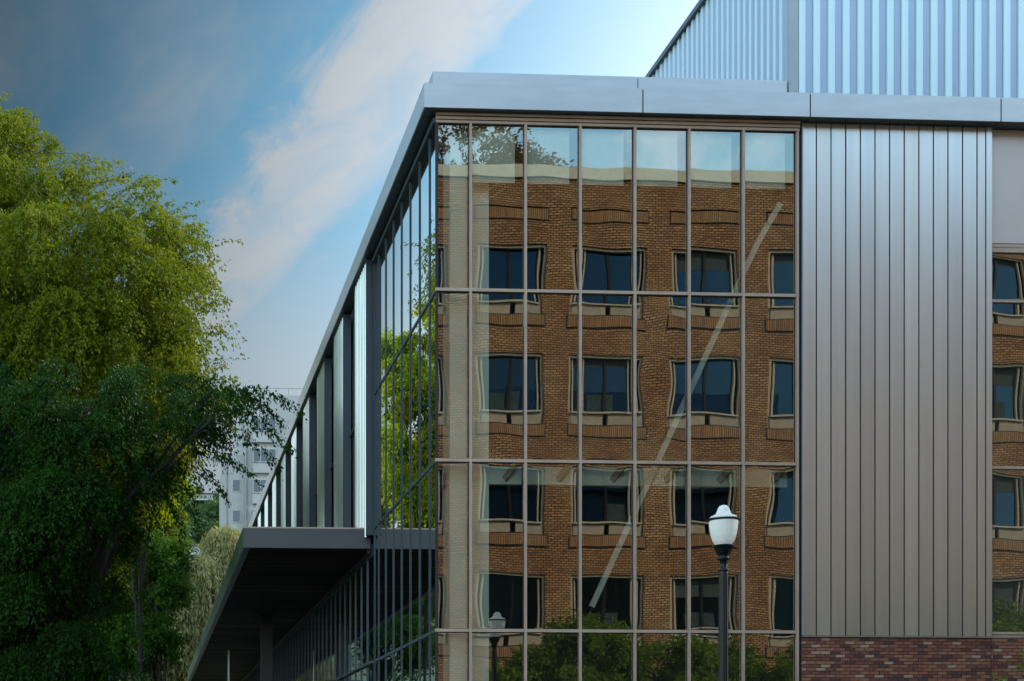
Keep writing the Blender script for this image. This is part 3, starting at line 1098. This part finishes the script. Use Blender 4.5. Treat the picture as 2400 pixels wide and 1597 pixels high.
def trunk(parent, lobes, r0, h, mat=None, seed=0):
    rng = random.Random(seed)
    m = MB()
    top = Vector((0, 0, h))
    m.tube([(0, 0, -0.1), (0.05, 0, h * 0.3), (0, 0.06, h * 0.7), (0, 0, h)], [r0 * 1.25, r0, r0 * 0.85, r0 * 0.7], 10)
    for l in lobes:
        c = Vector(l[:3])
        mid = top.lerp(c, 0.5) + Vector((rng.uniform(-.3, .3), rng.uniform(-.3, .3), 0.12 * (c - top).length))
        st = Vector((0, 0, h * rng.uniform(0.6, 1.0)))
        m.tube([st, mid, c], [r0 * 0.4, r0 * 0.2, r0 * 0.05], 7)
        for _ in range(4):
            e = c + Vector((rng.gauss(0, 1), rng.gauss(0, 1), rng.gauss(0, .6))).normalized() * l[3] * 0.7
            q = mid.lerp(c, rng.uniform(0.3, 1))
            m.tube([q, q.lerp(e, .5) + Vector((0, 0, .2)), e], [r0 * 0.09, r0 * 0.05, r0 * 0.015], 5)
    return m.build('trunk', mat or M['bark'], parent)


def tree_at(name, base, label, cat, lobes_px, Zc, group=None):
    t = empty(name, base, label, cat, group)
    lb = []
    for px, py, rpx, dz in lobes_px:
        Z = Zc + dz
        p = at(px, py, Z) - Vector(base)
        lb.append((p.x, p.y, p.z, rpx / F * Z))
    return t, lb


def in_view(b):
    """keep the twigs that stand in or near the picture"""
    def f(B):
        P = B + np.array(b) - np.array(CAM)
        z = P @ np.array(FW)
        x = P @ np.array(RT)
        return x / z * F + 537 > -60
    return f


# tall bright tree, left
ZA = 48.5
base = at(20, 1813, ZA); base.z = 0
TA, lb = tree_at('broadleaf_tree', base, 'tall yellow-green tree at the left, sunlit top against the sky', 'tree',
                 [(-190, 330, 170, 0), (20, 610, 150, 0), (10, 345, 75, 0), (-30, 270, 60, 1), (70, 420, 75, 0), (300, 700, 120, 0), (-40, 400, 150, -1), (-250, 600, 240, 1), (60, 500, 130, -2), (190, 500, 110, -1), (310, 540, 105, 0), (400, 590, 72, 1), (410, 690, 90, 0),
                  (430, 800, 85, -1), (250, 640, 150, -3), (80, 690, 190, -4), (270, 820, 170, -3), (-100, 850, 220, -2), (100, 900, 200, -3), (460, 900, 70, 1), (-120, 1150, 240, 2), (100, 1130, 220, 4), (280, 1050, 150, 5)], ZA)
lobes_crown('crown', lb, 30000, 21, 0.85, 0.85, 0.118, M['leaf_bright'], TA, 1, up=0.0, down=1.1, cull=in_view(base), jitter=0.05, aspect=0.48)
trunk(TA, lb, 0.5, 9, seed=1)
# long shoots breaking the outline
rng = np.random.default_rng(77)
tips = [(20, 205), (70, 240), (40, 290), (95, 300), (130, 350), (210, 355), (265, 372), (300, 385), (372, 388), (380, 420), (440, 470), (470, 500), (500, 560), (510, 600), (520, 670), (535, 700), (545, 770), (540, 830), (560, 860), (240, 365), (330, 400), (415, 455)]
Bs, Ts = [], []
for (a, b) in tips:
    for q in range(3):
        z = ZA + rng.uniform(-2.5, 2.5)
        tip = np.array(at(a + rng.uniform(-12, 12), b + rng.uniform(-12, 14), z) - base)
        ang = rng.uniform(0.2, 0.9)
        dl = rng.uniform(1.2, 2.2)
        st = tip - np.array((0.85 * dl, rng.uniform(-.3, .3), dl * rng.uniform(.1, .8)))
        Bs.append(st)
        Ts.append((tip - st) / np.linalg.norm(tip - st))
V, Fq, tone = leaves(np.array(Bs), np.array(Ts), 1.5, 0.12, 60, 0.12, rng, jitter=0.06, down=0.9)
link('shoots', np_mesh('shoots', V, Fq, M['leaf_bright'], tone), TA)
sh = MB()
for s_, t_ in zip(Bs, Ts):
    e = s_ + t_ * 2.4
    sh.tube([tuple(s_ - t_ * 0.6), tuple(s_ + t_ * 0.6 - np.array((0, 0, .04))), tuple(s_ + t_ * 1.2 - np.array((0, 0, .16)))], [0.010, 0.006, 0.003], 4)
tag(sh.build('twigs', M['bark'], TA), kind='stuff')

# tree in front with shade put into its dark leaf colour, reaching over towards the fascia
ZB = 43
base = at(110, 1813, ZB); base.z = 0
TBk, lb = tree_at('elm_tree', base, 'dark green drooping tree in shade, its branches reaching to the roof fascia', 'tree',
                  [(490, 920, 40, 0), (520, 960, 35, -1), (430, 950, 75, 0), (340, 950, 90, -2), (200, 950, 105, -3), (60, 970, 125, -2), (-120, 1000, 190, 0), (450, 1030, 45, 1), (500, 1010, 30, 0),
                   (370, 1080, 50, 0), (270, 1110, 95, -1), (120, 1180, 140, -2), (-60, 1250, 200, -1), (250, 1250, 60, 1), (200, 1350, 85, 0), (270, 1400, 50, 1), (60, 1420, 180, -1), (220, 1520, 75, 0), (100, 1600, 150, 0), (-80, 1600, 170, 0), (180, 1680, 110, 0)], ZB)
lobes_crown('crown', lb, 19500, 22, 0.75, 0.9, 0.105, M['leaf_shaded'], TBk, 2, up=-0.1, down=1.1, cull=in_view(base), jitter=0.05, aspect=0.46)
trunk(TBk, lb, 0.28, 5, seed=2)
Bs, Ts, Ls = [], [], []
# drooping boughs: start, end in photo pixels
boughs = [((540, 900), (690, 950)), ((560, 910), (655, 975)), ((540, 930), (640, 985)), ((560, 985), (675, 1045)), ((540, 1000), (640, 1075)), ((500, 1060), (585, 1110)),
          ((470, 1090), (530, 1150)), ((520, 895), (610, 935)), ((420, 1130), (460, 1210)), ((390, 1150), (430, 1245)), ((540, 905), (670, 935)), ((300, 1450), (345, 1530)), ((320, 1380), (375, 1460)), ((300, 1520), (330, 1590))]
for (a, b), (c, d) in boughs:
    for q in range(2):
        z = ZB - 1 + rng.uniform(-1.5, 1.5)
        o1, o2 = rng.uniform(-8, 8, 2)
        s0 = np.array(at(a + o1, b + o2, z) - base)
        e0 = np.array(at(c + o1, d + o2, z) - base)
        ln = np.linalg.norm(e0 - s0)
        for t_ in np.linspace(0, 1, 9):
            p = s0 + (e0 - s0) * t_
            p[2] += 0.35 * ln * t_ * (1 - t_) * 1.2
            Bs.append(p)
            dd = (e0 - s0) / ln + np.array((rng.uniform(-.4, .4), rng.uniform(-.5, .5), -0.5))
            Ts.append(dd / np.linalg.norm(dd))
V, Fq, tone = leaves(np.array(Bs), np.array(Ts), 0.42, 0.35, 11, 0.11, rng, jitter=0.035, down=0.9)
link('boughs', np_mesh('boughs', V, Fq, M['leaf_shaded'], tone), TBk)

# background trees between the elm and the canopy
def simple_tree(name, px, Z, lobes_px, label, mat, n, per, size, seed, group=None, L=0.8, droop=0.3, down=0.4, r0=0.22, h=4, aspect=.5):
    b = at(px, 1813, Z); b.z = max(0, hill_z(b.x, b.y) if b.y > 85 else 0)
    t, lb = tree_at(name, b, label, 'tree', lobes_px, Z, group)
    lobes_crown('crown', lb, n, per, L, droop, size, mat, t, seed, down=down, aspect=aspect)
    trunk(t, lb, r0, min(l[2] for l in lb) * 0.7, seed=seed)
    return t

simple_tree('maple_tree', 330, 78, [(330, 1190, 70, 0), (290, 1120, 60, 0), (370, 1230, 40, 0), (240, 1210, 80, 1), (180, 1150, 80, 1), (120, 1230, 90, 2), (20, 1200, 100, 2), (240, 1350, 110, 2), (80, 1400, 130, 2), (0, 1500, 120, 2)],
            'sunlit yellow-green tree glimpsed through the dark tree, above the small round green tree', M['leaf_bright'], 3600, 22, 0.24, 21)
simple_tree('birch_tree', 330, 62, [(395, 800, 35, 0), (340, 770, 55, 0), (375, 890, 55, 0), (300, 880, 80, 0), (390, 990, 50, 0), (330, 1040, 70, 0), (370, 1110, 45, 0), (300, 1160, 70, 0), (240, 980, 90, 0), (250, 780, 70, 0)],
            'bright green tree mirrored in the flank glazing beside the corner', M['leaf_fresh'], 4600, 20, 0.16, 23, L=0.8, droop=0.8, down=1.0, r0=0.1)
simple_tree('round_tree', 380, 70, [(380, 1310, 45, 0), (360, 1370, 55, 0), (320, 1430, 60, 1), (400, 1350, 30, 0), (290, 1330, 55, 0), (340, 1290, 35, 0), (150, 1560, 80, -1), (330, 1500, 60, 0)],
            'small round mid-green tree left of the weeping willow', M['leaf_mid'], 3400, 22, 0.17, 22)


# weeping willow
def willow(base, lobes, n, label, seed):
    t = empty('willow_tree', base, label, 'tree')
    rng = np.random.default_rng(seed)
    lb = np.array(lobes)
    idx = rng.choice(len(lb), n, p=lb[:, 3] / lb[:, 3].sum())
    a = rng.random(n) * 6.283
    rr = np.sqrt(rng.random(n))
    r = lb[idx, 3]
    B = np.stack([lb[idx, 0] + np.cos(a) * rr * r, lb[idx, 1] + np.sin(a) * rr * r, lb[idx, 2] + r * 0.8 * np.sqrt(1 - rr ** 2) * rng.uniform(.7, 1, n)], 1)
    Ln = lb[idx, 4] * (0.45 + 0.55 * rng.random(n))
    per = 30
    s = rng.random((n, per))
    P = np.repeat(B[:, None, :], per, 1)
    P[..., 2] -= s * Ln[:, None]
    out = np.stack([np.cos(a), np.sin(a)], 1)
    P[..., :2] += (out[:, None, :] * (0.5 * (1 - np.exp(-3 * s))[..., None]))
    P += rng.normal(0, 0.10, P.shape)
    P = P.reshape(-1, 3)
    N = len(P)
    ax = rng.normal(0, .35, (N, 3)); ax[:, 2] -= 1
    ax /= np.linalg.norm(ax, axis=1, keepdims=True)
    sd = np.cross(ax, rng.normal(0, 1, (N, 3))); sd /= np.linalg.norm(sd, axis=1, keepdims=True)
    sz = 0.42 * (0.6 + .8 * rng.random((N, 1)))
    V = np.stack([P, P + ax * sz * .5 + sd * sz * .13, P + ax * sz, P + ax * sz * .5 - sd * sz * .13], 1).reshape(-1, 3)
    tone = np.clip(np.repeat(rng.random(n), per) * .8 + rng.random(N) * .2, 0, 1)
    link('crown', np_mesh('crown', V, np.arange(N * 4).reshape(-1, 4), M['leaf_willow'], tone), t)
    tr = MB()
    tr.tube([(0, 0, -.2), (.3, 0, 4), (0, 0, 8)], [.7, .55, .4], 9)
    for l in lobes:
        c = Vector(l[:3])
        tr.tube([(0, 0, 7), Vector((0, 0, 9)).lerp(c, .5) + Vector((0, 0, 1)), c, c + Vector((.8, 0, -.6))], [.3, .2, .1, .03], 6)
    tr.build('trunk', M['bark'], t)
    return t

ZW = 104
wb_ = at(440, 1813, ZW); wb_.z = 0
wlobes = []
for px, py, rp, ln in ((525, 1265, 48, 7), (470, 1330, 45, 7), (410, 1385, 50, 7), (520, 1340, 50, 8), (360, 1440, 45, 6), (440, 1450, 60, 8), (545, 1400, 40, 7), (400, 1520, 70, 8), (500, 1480, 60, 8), (340, 1560, 50, 7), (460, 1580, 80, 8)):
    Z = ZW + rng.uniform(-2, 2)
    p = at(px, py, Z) - wb_
    wlobes.append((p.x, p.y, p.z, rp / F * Z, ln))
willow(wb_, wlobes, 2600, 'pale weeping willow hanging beside the end of the canopy', 31)

# ornamental trees in front of the tan brick building
og = 'small leafy trees in front of the tan brick building'
kinds = []
for q, (x, h) in enumerate(((5.9, 5.0), (8.1, 6.3), (10.2, 5.9), (12.3, 5.7), (14.7, 5.8), (17.3, 5.8), (20.4, 6.7), (22.8, 6.2))):
    r3 = random.Random(40 + q)
    y = -15.6 + r3.uniform(-0.7, 0.7)
    labs = ['small leafy tree mirrored in the second glass bay from the corner', 'tallest mirrored green tree, in the fourth bay below the diagonal brace', 'light green mirrored tree in the middle of the glazing',
            'mirrored green tree just left of the street lamp', 'mirrored green tree just right of the street lamp', 'mirrored green tree at the right end of the glazing',
            'mirrored tree in the window bay right of the metal cladding', 'mirrored tree close to the right edge of the picture']
    t = empty('ornamental_tree', (x, y, 0), labs[q], 'tree', og)
    lb = []
    for k in range(12):
        a = r3.uniform(0, 6.28)
        rr = r3.uniform(0.3, 1.7)
        lb.append((rr * math.cos(a), rr * math.sin(a) * .8, h * r3.uniform(0.38, 0.86), r3.uniform(0.7, 1.15)))
    lb.append((0, 0, h - 0.75, 0.7))
    lobes_crown('crown', lb, 2700, 14, 0.5, 0.3, 0.15, M['leaf_shrub'], t, 60 + q)
    trunk(t, lb, 0.09, h * 0.35, seed=q)

t = empty('hedge', (12.5, -17.6, 0), 'tall green hedge mirrored along the foot of the tan brick wall', 'hedge')
rh = random.Random(8)
lb = [(-6.6 + 0.72 * k, rh.uniform(-.3, .3), z + rh.uniform(-.2, .2), rh.uniform(0.75, 1.0)) for k in range(20) for z in (3.9, 2.4, 0.9)]
lobes_crown('foliage', lb, 6500, 12, 0.4, 0.3, 0.14, M['leaf_shrub'], t, 88)
st = MB()
for k in range(0, 20):
    st.tube([(-6.6 + 0.72 * k, 0, -.1), (-6.6 + 0.72 * k, 0.05, 2.0), (-6.5 + 0.72 * k, 0, 3.9)], [0.05, 0.04, 0.015], 6)
tag(st.build('stems', M['bark'], t), kind='stuff')

# bronze-leaved tree behind the brick building's roof
t = empty('copper_beech_tree', (10.5, -41.0, 0), 'bronze-leaved treetop mirrored at the top left of the glazed corner', 'tree')
lb = [(0, 0, 27, 3.2), (-2.5, 1, 26, 2.8), (1.6, 0, 29, 2.3), (-1, 0, 30.5, 2.4), (-4.2, 0, 28.5, 2.5), (2.9, 0.5, 27.0, 1.6), (-5, 0, 31.5, 2.2), (0, 0, 22, 4), (-6, 0, 26, 3)]
lobes_crown('crown', lb, 4600, 18, 1.3, 0.25, 0.24, M['leaf_brown'], t, 91)
trunk(t, lb, 0.5, 14, seed=91)

# clipped shrub at the foot of the plinth, right
t = empty('shrub', (12.15, -0.95, 0.12), 'leafy green shrub against the red brick plinth, bottom right corner', 'shrub')
lb = [(-0.45, 0, 3.15, 0.50), (0.0, 0, 3.3, 0.50), (0.4, 0, 3.2, 0.5), (0, 0, 2.4, 0.8), (0.7, 0, 3.0, 0.6), (0, 0, 1.3, 0.9), (-0.2, 0, 0.6, 0.8)]
lobes_crown('foliage', lb, 1500, 12, 0.22, 0.2, 0.06, M['leaf_shrub'], t, 95, jitter=0.03)
trunk(t, lb, 0.06, 1.2, seed=95)

# ------------------------------------------------------------------ far things
# white apartment block on the slope
AZ = 128.0
def ax_(px): return (px - 352) / F * AZ - 5.73
def az_(py): return EYE + (1813 - py) / F * AZ
AYY = CAM.y + AZ
AP = empty('apartment_building', (0, AYY, 0), 'pale apartment block with bay windows and roof railing behind the roof fascia', 'building')
a = MB()
a.box(ax_(576), ax_(1000), 0.0, 14, 8, az_(924))
a.box(ax_(531), ax_(576) - 0.01, 0.9, 13, 8, az_(1060))
a.build('wall', M['far_white'], AP)
def far_window(px0, px1, py0, py1, yo, bay=False):
    x0, x1, z0, z1 = ax_(px0), ax_(px1), az_(py1), az_(py0)
    m = MB()
    f = 0.07
    d = -0.05 if not bay else -0.6
    if bay:
        m.box(x0, x1, yo + d + 0.1, yo - 0.002, z0 - 0.9, z0 - 0.02, 1)
        m.box(x0, x1, yo + d, yo - 0.002, z1, z1 + 0.12, 1)
    m.box(x0, x0 + f, yo + d, yo - 0.002, z0, z1)
    m.box(x1 - f, x1, yo + d, yo - 0.002, z0, z1)
    m.box(x0 + f, x1 - f, yo + d, yo - 0.002, z1 - f, z1 - 0.001)
    m.box(x0 + f, x1 - f, yo + d, yo - 0.002, z0, z0 + f)
    n_ = max(1, round((x1 - x0) / 0.75))
    for k in range(1, n_):
        xm = x0 + (x1 - x0) * k / n_
        m.box(xm - 0.03, xm + 0.03, yo + d, yo - 0.002, z0 + f, z1 - f)
    o = m.build('window', [M['far_frame'], M['far_white']], AP)
    MB().box(x0 + f, x1 - f, yo + d + 0.04, yo - 0.001, z0 + f, z1 - f).build('pane', M['far_glass'], o)
for r_ in range(5):
    far_window(592, 647, 981 + 72 * r_, 1013 + 72 * r_, 0.0, True)
    far_window(690, 745, 981 + 72 * r_, 1013 + 72 * r_, 0.0, True)
for r_ in range(3):
    far_window(546, 566, 1118 + 72 * r_, 1148 + 72 * r_, 0.9)
pp = MB()
for px in (577, 579.5):
    pp.tube([(ax_(px), -0.12, 10), (ax_(px), -0.12, az_(1010))], [0.06, 0.06], 6)
pp.tube([(ax_(534), 0.8, 10), (ax_(534), 0.8, az_(1080))], [0.06, 0.06], 6)
pp.build('drainpipe', M['rail'], AP)
rr = MB()
rr.box(ax_(576), ax_(800), 0.1, 0.15, az_(924) + 0.62, az_(924) + 0.67)
for k in range(8):
    xx = ax_(576) + k * 1.9
    rr.box(xx, xx + 0.05, 0.1, 0.15, az_(924), az_(924) + 0.62)
rr.build('railing', M['rail'], AP)

# small house on the hill
def house(px0, px1, py0, py1, Z, label, roofcol):
    p0 = at(px0, py1, Z); p1 = at(px1, py0, Z)
    y = p0.y
    h = empty('hillside_house', (p0.x, y, p0.z), label, 'house')
    wd, ht = p1.x - p0.x, p1.z - p0.z
    m = MB().box(0, wd, 0, 9, -14, ht * 0.80)
    m.build('wall', M['far_white'], h)
    rf = MB()
    e = 0.5
    rf.box(-e, wd + e, -e, 9 + e, ht * 0.80, ht * 0.80 + 0.18)
    k = len(rf.v)
    zt, zb = ht, ht * 0.80 + 0.18
    rf.quad((-e, -e, zb), (wd + e, -e, zb), (wd * .8, 4.5, zt), (wd * .2, 4.5, zt))
    rf.quad((wd + e, 9 + e, zb), (-e, 9 + e, zb), (wd * .2, 4.5, zt), (wd * .8, 4.5, zt))
    rf.quad((-e, 9 + e, zb), (-e, -e, zb), (wd * .2, 4.5, zt), (wd * .2, 4.5, zt + .01))
    rf.quad((wd + e, -e, zb), (wd + e, 9 + e, zb), (wd * .8, 4.5, zt), (wd * .8, 4.5, zt + .01))
    rf.build('roof', M['far_roof'], h)
    MB().box(-0.6, wd + 0.3, -1.6, 0, ht * 0.36, ht * 0.44).build('balcony', M['far_white'], h)
    for k in range(5):
        for z0 in (0.06, 0.52):
            xx = wd * (0.06 + 0.19 * k)
            wn_ = MB().box(xx, xx + wd * 0.12, -0.06, -0.002, ht * z0, ht * (z0 + 0.22)).build('window', M['far_frame'], h)
            MB().box(xx + .12, xx + wd * 0.12 - .12, -0.08, -0.061, ht * z0 + .12, ht * (z0 + 0.22) - .12).build('pane', M['far_glass'], wn_)
    return h
house(424, 520, 1268, 1325, 190, 'white two-storey house with balcony on the hillside', M['far_roof'])
house(445, 500, 1150, 1190, 300, 'small pale house higher on the slope, half hidden by leaves', M['far_roof'])

# trees on the hillside: a few shapes, many individuals
protos = []
for q in range(4):
    rngq = random.Random(300 + q)
    lb = [(rngq.uniform(-2, 2), rngq.uniform(-2, 2), rngq.uniform(4, 10), rngq.uniform(1.6, 3.0)) for _ in range(8)]
    rng_ = np.random.default_rng(300 + q)
    protos.append(lb)
first_objs = []
hg = 'trees on the far hillside'
rq = random.Random(12)
for k in range(64):
    px = rq.uniform(345, 560)
    Z = rq.uniform(190, 330)
    b = at(px, 1813, Z)
    b.z = hill_z(b.x, b.y) - 0.5
    if k < 4:
        t = empty('hillside_tree', b, 'green tree in the distant wood on the hillside left of the apartment block', 'tree', hg)
        lobes_crown('crown', protos[k], 900, 8, 0.9, 0.1, 0.55, M['leaf_hill'], t, 300 + k, jitter=.2)
        trunk(t, protos[k], 0.25, 4, seed=k)
        first_objs.append(t)
    else:
        t = copy_tree(first_objs[k % 4])
        t.location = b
    s_ = rq.uniform(0.8, 1.25)
    t.scale = (s_, s_, s_)
    t.rotation_euler.z = rq.uniform(0, 6.28)
